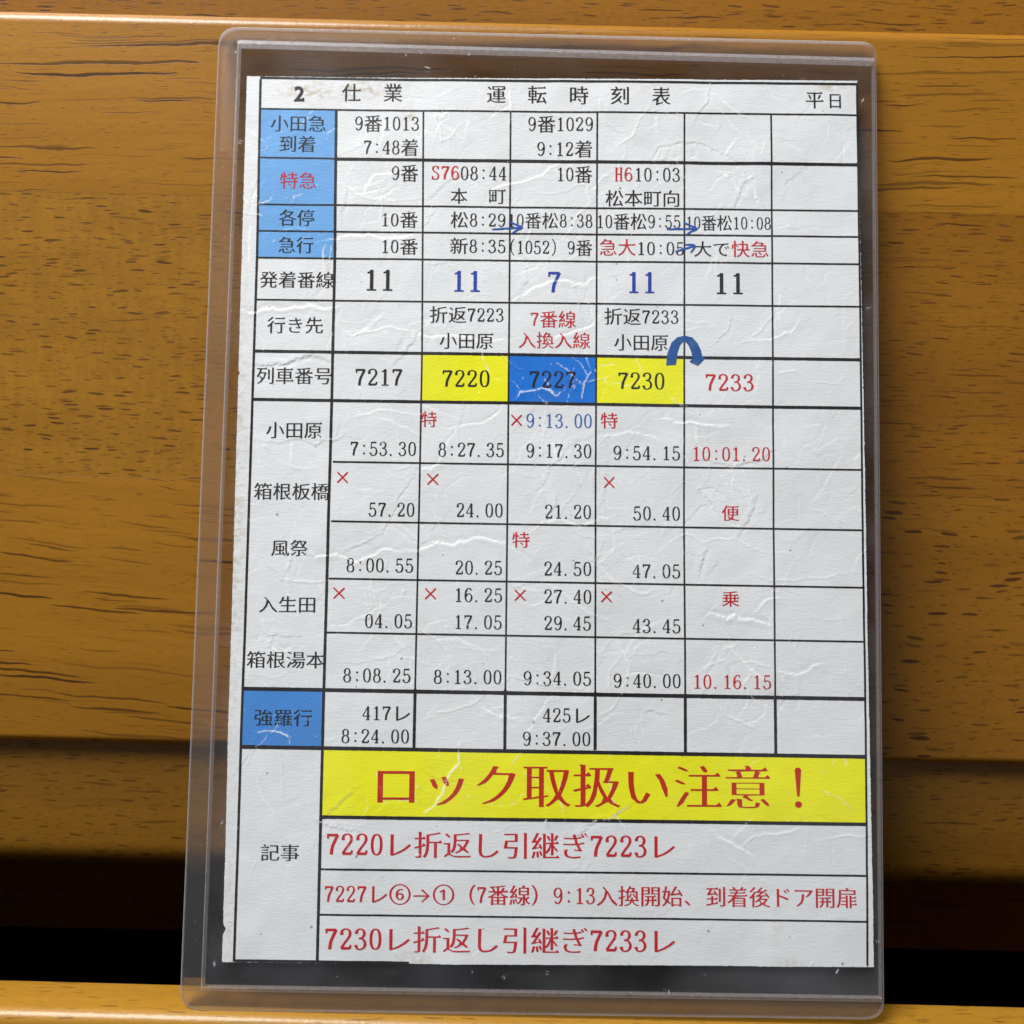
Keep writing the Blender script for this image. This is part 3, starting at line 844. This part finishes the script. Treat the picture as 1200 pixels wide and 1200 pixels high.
# back and cut edges of the sheet
loop = [(0, i) for i in range(NU)] + [(j, NU - 1) for j in range(1, NV)] + [(NV - 1, i) for i in range(NU - 2, -1, -1)] + [(j, 0) for j in range(NV - 2, 0, -1)]
m = len(loop)
ev = [(EU[q] * MM, EV[q] * MM, ZF[q] * MM) for q in loop] + [(EU[q] * MM, EV[q] * MM, (Z0 - TH) * MM) for q in loop]
ef = [(k, m + k, m + (k + 1) % m, (k + 1) % m) for k in range(m)] + [tuple(m + k for k in range(m - 1, -1, -1))]
edge_me = mesh_np('paper_edge', ev, ef)
link('paper_edge', edge_me, M_paper, paper_obj)

# ---- coloured cells
INK1, INK2, INK3 = 0.014, 0.032, 0.050   # stacked ink films, mm above the paper
for name, q, key in FILLS:
    a, b, c, d = [np.array(p) for p in q]
    nx = max(2, int(np.hypot(*(b - a)) / 0.2)); ny = max(2, int(np.hypot(*(d - a)) / 0.2))
    S, T = np.meshgrid(np.linspace(0, 1, nx + 1), np.linspace(0, 1, ny + 1))
    U = (1 - S) * (1 - T) * d[0] + S * (1 - T) * c[0] + S * T * b[0] + (1 - S) * T * a[0]
    V = (1 - S) * (1 - T) * d[1] + S * (1 - T) * c[1] + S * T * b[1] + (1 - S) * T * a[1]
    me = grid_mesh(name, U * MM, V * MM, (sample(HGT, U, V) + Z0 + INK1) * MM)
    set_attr(me, 'wear', np.minimum(1.0, sample(WEAR, U, V) * 1.2))
    link(name, me, M_fill[key], card)


class Ink:
    def __init__(self):
        self.v, self.f, self.n = [], [], 0

    def add(self, verts, faces):
        self.v.append(np.asarray(verts, float)); self.f += [tuple(i + self.n for i in f) for f in faces]
        self.n += len(verts)

    def build(self, name, mat, z, subdiv=0.0, label=None):
        V = np.concatenate(self.v)
        if V.shape[1] == 2:
            V = np.c_[V, np.zeros(len(V))]
        me = mesh_np(name, V, self.f)
        if subdiv:
            bm = bmesh.new(); bm.from_mesh(me)
            for _ in range(3):
                es = [e for e in bm.edges if e.calc_length() > subdiv]
                if not es:
                    break
                bmesh.ops.subdivide_edges(bm, edges=es, cuts=1, use_grid_fill=False)
                bmesh.ops.triangulate(bm, faces=[f for f in bm.faces if len(f.verts) > 3])
            bm.to_mesh(me); bm.free()
        co = np.empty(len(me.vertices) * 3); me.vertices.foreach_get('co', co); co = co.reshape(-1, 3)
        w = np.minimum(1.0, sample(WEAR, co[:, 0], co[:, 1]))
        co[:, 2] += sample(HGT, co[:, 0], co[:, 1]) + Z0 + z
        me.vertices.foreach_set('co', (co * MM).ravel()); me.update()
        set_attr(me, 'wear', w)
        o = link(name, me, mat, card)
        if label:
            o['label'] = label
        return o


def ribbon(ink, pts, width, taper=False, dz=0.0, step=0.4):
    """a flat line of constant width through pts, cut short enough to follow the relief"""
    P = [np.array(pts[0], float)]
    for a, b in zip(pts[:-1], pts[1:]):
        a = np.array(a, float); b = np.array(b, float)
        n = max(1, int(np.hypot(*(b - a)) / step))
        for k in range(1, n + 1):
            P.append(a + (b - a) * k / n)
    P = np.array(P); T = np.gradient(P, axis=0); T /= np.hypot(T[:, 0], T[:, 1])[:, None] + 1e-9
    N = np.c_[-T[:, 1], T[:, 0]]
    w = np.full(len(P), width / 2)
    w = w * (1 + rng.normal(0, 0.035, len(P)))
    if taper:
        w *= np.clip(np.minimum(np.arange(len(P)) + 1, len(P) - np.arange(len(P))) / 2.0, 0.4, 1)
    A = np.c_[P + N * w[:, None], np.full(len(P), dz)]; B = np.c_[P - N * w[:, None], np.full(len(P), dz)]
    k = len(P)
    ink.add(np.concatenate([A, B]), [(i, k + i, k + i + 1, i + 1) for i in range(k - 1)])


# ---- ruled lines: every rule is a line of its own height so that crossings never share a plane
rules = Ink()
for k, (pts, w) in enumerate(RULES):
    ribbon(rules, pts, w, dz=(k % 10) * 0.0007)
rules.build('ruled_grid', M_black, INK2)

# ---- lettering: serif digits drawn with a broad-edged pen
def ell(cx, cy, rx, ry, n=22, p=2.35):
    o = []
    for k in range(n + 1):
        t = math.pi / 2 + 2 * math.pi * k / n
        c, s = math.cos(t), math.sin(t)
        o.append((cx + rx * math.copysign(abs(c) ** (2 / p), c), cy + ry * math.copysign(abs(s) ** (2 / p), s)))
    return o


def cr(pts, n=5):
    """Catmull-Rom through pts"""
    P = [np.array(p, float) for p in pts]
    P = [2 * P[0] - P[1]] + P + [2 * P[-1] - P[-2]]
    o = []
    for i in range(1, len(P) - 2):
        for k in range(n):
            t = k / n
            o.append(tuple(0.5 * ((2 * P[i]) + (-P[i - 1] + P[i + 1]) * t + (2 * P[i - 1] - 5 * P[i] + 4 * P[i + 1] - P[i + 2]) * t * t + (-P[i - 1] + 3 * P[i] - 3 * P[i + 1] + P[i + 2]) * t ** 3)))
    o.append(tuple(P[-2]))
    return o


SIX = [(.375, .60), (.33, .68), (.25, .70), (.16, .63), (.105, .48), (.09, .27), (.13, .08), (.25, .0), (.365, .07), (.41, .215), (.37, .36), (.27, .42), (.17, .37), (.105, .25)]
STROKES = {
    '0': [(ell(.25, .35, .155, .345), 1)],
    '1': [([(.255, .70), (.255, .01)], 1.15), ([(.11, .012), (.40, .012)], 1.1), ([(.255, .68), (.20, .62), (.12, .60)], 1.0)],
    '2': [(cr([(.10, .53), (.12, .64), (.19, .69), (.27, .70), (.36, .65), (.39, .53), (.34, .40), (.21, .22), (.095, .04)]), 1), ([(.09, .035), (.385, .035)], 2.0), ([(.385, .02), (.41, .15)], .8), ([(.10, .57), (.11, .50)], 1.2)],
    '3': [(cr([(.10, .56), (.14, .66), (.24, .70), (.34, .65), (.37, .54), (.32, .42), (.19, .375)]), 1), (cr([(.19, .375), (.33, .345), (.40, .21), (.365, .07), (.25, .0), (.14, .02), (.09, .13)]), 1), ([(.09, .15), (.10, .09)], 1.2), ([(.10, .60), (.105, .54)], 1.1)],
    '4': [([(.315, .70), (.06, .20)], .55), ([(.05, .195), (.44, .195)], 1.1), ([(.32, .70), (.32, .01)], 1.15), ([(.22, .012), (.41, .012)], 1)],
    '5': [([(.13, .675), (.385, .675)], 2.0), ([(.13, .69), (.115, .36)], .55), (cr([(.115, .36), (.19, .42), (.29, .42), (.375, .34), (.40, .21), (.36, .06), (.24, .0), (.14, .02), (.085, .13)]), 1), ([(.085, .15), (.095, .09)], 1.2)],
    '6': [(cr(SIX), 1)],
    '7': [([(.085, .665), (.42, .665)], 2.0), ([(.085, .70), (.085, .55)], .75), (cr([(.415, .67), (.32, .46), (.24, .26), (.205, .0)]), 1.15)],
    '8': [(ell(.25, .535, .125, .165), 1), (ell(.25, .185, .155, .187), 1)],
    '9': [(cr([(.5 - x, .7 - y) for x, y in SIX]), 1)],
    'S': [(cr([(.375, .57), (.32, .68), (.22, .70), (.13, .64), (.115, .51), (.21, .40), (.33, .32), (.395, .19), (.35, .04), (.24, .0), (.14, .03), (.09, .15)]), 1), ([(.385, .70), (.38, .54)], .7), ([(.09, .0), (.09, .17)], .7)],
    'H': [([(.13, .70), (.13, .0)], 1), ([(.37, .70), (.37, .0)], 1), ([(.13, .36), (.37, .36)], 1), ([(.06, .69), (.20, .69)], 1), ([(.30, .69), (.44, .69)], 1), ([(.06, .01), (.20, .01)], 1), ([(.30, .01), (.44, .01)], 1)],
    '(': [(cr([(.38, .80), (.25, .62), (.21, .35), (.25, .08), (.38, -.10)]), .8)],
    ')': [(cr([(.12, .80), (.25, .62), (.29, .35), (.25, .08), (.12, -.10)]), .8)],
    '×': [([(.20, .63), (.80, .07)], .7), ([(.20, .07), (.80, .63)], .7)],
}
DOTS = {':': [(.25, .50), (.25, .10)], '.': [(.14, .035)]}


def stroke_glyph(ch, bold):
    """returns list of (verts, faces) in em units, x from 0"""
    out = []
    wx = (.042, .045, .047, .060)[bold]; wy = (.018, .020, .022, .034)[bold]
    for k, (pts, s) in enumerate(STROKES.get(ch, [])):
        P = np.array(pts, float)
        T = np.gradient(P, axis=0); T /= np.hypot(T[:, 0], T[:, 1])[:, None] + 1e-9
        if np.allclose(P[0], P[-1]):
            T[0] = T[-1] = (P[1] - P[-2]) / np.hypot(*(P[1] - P[-2]))
        N = np.c_[-T[:, 1], T[:, 0]]
        if ch == '×':
            O = N * 0.040
        else:
            O = np.c_[N[:, 0] * wx, N[:, 1] * wy] * s
        n = len(P)
        V = np.concatenate([P + O, P - O])
        V = np.c_[V, np.full(2 * n, k * 0.004)]
        out.append((V, [(i, n + i, n + i + 1, i + 1) for i in range(n - 1)]))
    for k, (cx, cy) in enumerate(DOTS.get(ch, [])):
        r = (.054, .056, .060, .065)[bold]
        V = [(cx + r * math.cos(a * math.pi / 5), cy + r * math.sin(a * math.pi / 5), 0) for a in range(10)]
        out.append((np.array(V), [tuple(range(10))]))
    return out


# ---- kanji and kana: outlines of Blender's own font, thinned in the horizontals and given brush-like triangle serifs
_cache = {}


def cjk(ch, bold=0):
    if (ch, bold) in _cache:
        return _cache[(ch, bold)]
    c = bpy.data.curves.new('glyph', 'FONT'); c.body = ch; c.resolution_u = 3
    o = bpy.data.objects.new('glyph', c); COL.objects.link(o)
    bpy.context.view_layer.update()
    me = bpy.data.meshes.new_from_object(o.evaluated_get(bpy.context.evaluated_depsgraph_get()))
    bpy.data.objects.remove(o)
    bm = bmesh.new(); bm.from_mesh(me)
    bmesh.ops.remove_doubles(bm, verts=bm.verts, dist=1e-5)
    V = np.array([(v.co.x, v.co.y) for v in bm.verts]); F = [tuple(v.index for v in f.verts) for f in bm.faces]
    nxt = {}; prv = {}
    for f in bm.faces:
        sgn = f.normal.z
        for l in f.loops:
            if len(l.edge.link_faces) == 1:
                a, b = l.vert.index, l.link_loop_next.vert.index
                if sgn < 0:
                    a, b = b, a
                nxt[a] = b; prv[b] = a
    bm.free(); bpy.data.meshes.remove(me); bpy.data.curves.remove(c)
    N = np.zeros_like(V)
    for a, b in nxt.items():
        d = V[b] - V[a]; l = np.hypot(*d) + 1e-9
        n = np.array([d[1], -d[0]]) / l      # outward of a counter-clockwise face loop
        N[a] += n; N[b] += n
    for i in range(len(N)):
        l = np.hypot(*N[i])
        if l > 1e-6:
            N[i] = N[i] / l / max(0.75, l / 2)     # mitre
    dx, dy = ((-0.009, 0.011), (-0.012, 0.011), (-0.012, 0.015), (-0.013, 0.019), (-0.030, -0.026))[bold]
    W = V - np.c_[np.clip(N[:, 0], -1.3, 1.3) * dx, np.clip(N[:, 1], -1.3, 1.3) * dy]
    extra = []
    for a, b in nxt.items():
        d = V[b] - V[a]; l = np.hypot(*d)
        if not (0.035 < l < 0.10) or a not in prv or b not in nxt:
            continue
        n = np.array([d[1], -d[0]]) / l
        d0 = V[a] - V[prv[a]]; d1 = V[nxt[b]] - V[b]
        l0 = np.hypot(*d0) + 1e-9; l1 = np.hypot(*d1) + 1e-9
        if n[0] > 0.93 and l0 > 0.09 and l1 > 0.09 and d0[0] / l0 > 0.95 and d1[0] / l1 < -0.95:
            # right end of a horizontal: the small triangular serif
            x = W[b][0]; y = W[b][1]
            extra.append([(x - 0.115, y - 0.004), (x + 0.004, y - 0.012), (x - 0.045, y + 0.052)])
        elif n[1] > 0.93 and l0 > 0.12 and l1 > 0.12 and abs(d0[1]) / l0 > 0.95 and abs(d1[1]) / l1 > 0.95:
            # head of a vertical: slanted to the left
            top = W[a] if W[a][0] < W[b][0] else W[b]
            oth = W[b] if W[a][0] < W[b][0] else W[a]
            extra.append([(top[0] - 0.022, top[1] + 0.012), (top[0], top[1] - 0.035), (oth[0], oth[1] - 0.004)])
        elif n[1] < -0.5 and abs(n[0]) > 0.25 and l0 > 0.05 and l1 > 0.05:
            # sweeping stroke tapers to its end
            mid = (W[a] + W[b]) / 2
            W[a] = W[a] * 0.4 + mid * 0.6; W[b] = W[b] * 0.4 + mid * 0.6
    V3 = np.c_[W, np.zeros(len(W))]
    parts = [(V3, F)]
    for t in extra:
        parts.append((np.array([(x, y, 0.004) for x, y in t]), [(0, 1, 2)]))
    _cache[(ch, bold)] = parts
    return parts


def advance(ch):
    return 0.5 if ch in '0123456789:.SH()' else 1.0


INKM = {'k': M_black, 'r': M_red, 'b': M_blue, 'c': M_midblue}
for text, xl, xr, yc, em, col, bold in TEXT:
    parts = []
    pen = 0.0
    for ch in text:
        if text == '2':
            gl = cjk('2', 4); base = -0.36
        elif ch in STROKES or ch in DOTS:
            gl = stroke_glyph(ch, bold); base = -0.35
        elif ch == '！':
            gl = []
            body = [(.435, .75), (.46, .79), (.50, .80), (.54, .79), (.565, .75), (.525, .20), (.475, .20)]
            gl.append((np.array([(x, y, 0) for x, y in body]), [tuple(range(7))]))
            gl.append((np.array([(.5 + .070 * math.cos(a * math.pi / 6), .03 + .070 * math.sin(a * math.pi / 6), 0) for a in range(12)]), [tuple(range(12))]))
            base = -0.38
        else:
            gl = cjk(ch, bold); base = -0.38
            if ch in '①⑥':
                gl = [((V - np.array([.5, .357, 0])) * np.array([1.16, 1.16, 1]) + np.array([.5, .38, 0]), F) for V, F in gl]
        for V, F in gl:
            W = np.array(V, float).copy(); W[:, 0] += pen; W[:, 1] += base
            parts.append((W, F))
        pen += advance(ch)
    x0 = min(p[0][:, 0].min() for p in parts); x1 = max(p[0][:, 0].max() for p in parts)
    sx = (xr - xl) / max(x1 - x0, 1e-6)
    if text == '11' or len(text) == 1 and text in '27':
        sx = min(sx, em * 1.15)
        xl = (xl + xr) / 2 - sx * (x1 - x0) / 2
    ink = Ink()
    for W, F in parts:
        W[:, 0] = xl + (W[:, 0] - x0) * sx
        W[:, 1] = yc + W[:, 1] * em + (W[:, 0] - 52) * 0.0
        ink.add(W, F)
    ink.build('printed_text', M_banner if (bold == 3 and col == 'r') else INKM[col], INK3, 0.9)

# ---- hand-drawn pen arrows and the printed hooked arrow
for a in (0, 2, 4):
    ink = Ink()
    for q, (pts, w) in enumerate(PEN[a:a + 2]):
        ribbon(ink, cr(pts, 4) if len(pts) > 2 else pts, w, taper=True, dz=q * 0.002)
    ink.build('pen_arrow', M_pen, INK3 + 0.014)
hook = Ink()
hp = np.array(HOOK)
hme_v = np.c_[hp, np.zeros(len(hp))]
nh = len(hp)
# strip between the outer and the inner edge of the arrow, then its head
outer = hp[:9]; inner = hp[13:][::-1]
k = len(outer)
hook.add(np.c_[np.concatenate([outer, inner[:k] if len(inner) >= k else np.concatenate([inner, np.repeat(inner[-1:], k - len(inner), 0)])]), np.zeros(2 * k)],
         [(i, k + i, k + i + 1, i + 1) for i in range(k - 1)])
hook.add(np.c_[hp[8:14], np.full(6, 0.002)], [tuple(range(6))])
hook.build('hooked_arrow', M_hook, INK3 + 0.014, 0.5)

# ------------------------------------------------------------------ the rigid clear sleeve
sleeve = empty('card_sleeve', 'clear rigid plastic sleeve with welded rims standing on the ledge, leaning on the panel', 'card sleeve')
sleeve.matrix_world = CARD_M
# outline (outer) and pocket (inner) corners in card millimetres: TL, TR, BR, BL
OUT = [(-5.0, 156.7), (108.3, 154.8), (106.45, -8.1), (-6.55, -7.45)]
INN = [(-1.35, 153.45), (107.75, 151.1), (105.95, -4.75), (-2.9, -3.85)]


def rounded(q, radii, seg=6, chamfer=()):
    pts = []
    n = len(q)
    for i in range(n):
        p = np.array(q[i], float); a = np.array(q[i - 1], float); b = np.array(q[(i + 1) % n], float)
        r = radii[i]
        ua = (a - p) / np.hypot(*(a - p)); ub = (b - p) / np.hypot(*(b - p))
        p0 = p + ua * r; p1 = p + ub * r
        for k in range(seg + 1):
            t = k / seg
            pts.append((1 - t) ** 2 * p0 + 2 * t * (1 - t) * p + t * t * p1)
    return np.array(pts)


def inset(P, d):
    """move a closed clockwise outline inwards by d"""
    T = np.roll(P, -1, 0) - np.roll(P, 1, 0); T /= np.hypot(T[:, 0], T[:, 1])[:, None]
    return P + np.c_[T[:, 1], -T[:, 0]] * d


def loft(name, rings, mat, cap_first=True, cap_last=True, smooth=30):
    n = len(rings[0][0]); vs, fs = [], []
    for P, z in rings:
        vs += [(p[0] * MM, p[1] * MM, z * MM) for p in P]
    for r in range(len(rings) - 1):
        for i in range(n):
            j = (i + 1) % n
            fs.append((r * n + i, r * n + j, (r + 1) * n + j, (r + 1) * n + i))
    if cap_first:
        fs.append(tuple(range(n - 1, -1, -1)))
    if cap_last:
        fs.append(tuple((len(rings) - 1) * n + i for i in range(n)))
    me = mesh_np(name, vs, fs)
    bm = bmesh.new(); bm.from_mesh(me); bmesh.ops.recalc_face_normals(bm, faces=bm.faces); bm.to_mesh(me); bm.free()
    me.polygons.foreach_set('use_smooth', [True] * len(me.polygons))
    me.set_sharp_from_angle(angle=math.radians(smooth))
    return link(name, me, mat, sleeve)


PO = rounded(OUT, (3.6, 2.6, 3.0, 3.4))
PI = rounded(INN, (0.15, 0.15, 0.15, 0.15))
zc = float(HGT.max()) + Z0 + 0.10          # inside of the front sheet clears the paper
FR_IN, FR_OUT = zc, zc + 0.30
BK_IN, BK_OUT = Z0 - TH - 0.06, Z0 - TH - 0.36
loft('front_sheet', [(inset(PI, 0.12), FR_IN), (inset(PI, 0.02), FR_IN + 0.10), (inset(PI, 0.22), FR_OUT)], M_sheet)
loft('back_sheet', [(inset(PI, 0.12), BK_OUT), (inset(PI, 0.02), BK_OUT + 0.05), (inset(PI, 0.12), BK_IN)], M_back)
# welded rim: a ring of solid plastic between pocket and outline; the step down from the pocket is its bevel
zr = FR_OUT - 0.30
# foot of the step: wide along the top, narrow along the sides
FOOT = [(INN[0][0] - 0.30, INN[0][1] + 0.80), (INN[1][0] + 0.16, INN[1][1] + 0.80), (INN[2][0] + 0.16, INN[2][1] - 0.60), (INN[3][0] - 0.30, INN[3][1] - 0.60)]
PF = rounded(FOOT, (0.15, 0.15, 0.15, 0.15))
rings = [(inset(PO, 0.10), BK_OUT + 0.02), (PO, BK_OUT + 0.12), (PO, zr - 0.12), (inset(PO, 0.14), zr),
         (PF, zr + 0.01), (inset(PI, -0.04), FR_OUT + 0.02), (inset(PI, 0.0), FR_OUT - 0.02),
         (PI, BK_OUT + 0.02)]
rings.append(rings[0])
n = len(PO)
vs, fs = [], []
for P, z in rings[:-1]:
    vs += [(p[0] * MM, p[1] * MM, z * MM) for p in P]
K = len(rings) - 1
for r in range(K):
    for i in range(n):
        j = (i + 1) % n; r2 = (r + 1) % K
        fs.append((r * n + i, r * n + j, r2 * n + j, r2 * n + i))
me = mesh_np('welded_rim', vs, fs)
bm = bmesh.new(); bm.from_mesh(me); bmesh.ops.recalc_face_normals(bm, faces=bm.faces); bm.to_mesh(me); bm.free()
me.polygons.foreach_set('use_smooth', [True] * len(me.polygons)); me.set_sharp_from_angle(angle=math.radians(9))
rim = link('welded_rim', me, M_rim, sleeve)
me.materials.append(M_edge)
for p in me.polygons:
    if p.index // n in (1, 2, 4, 6):
        p.material_index = 1
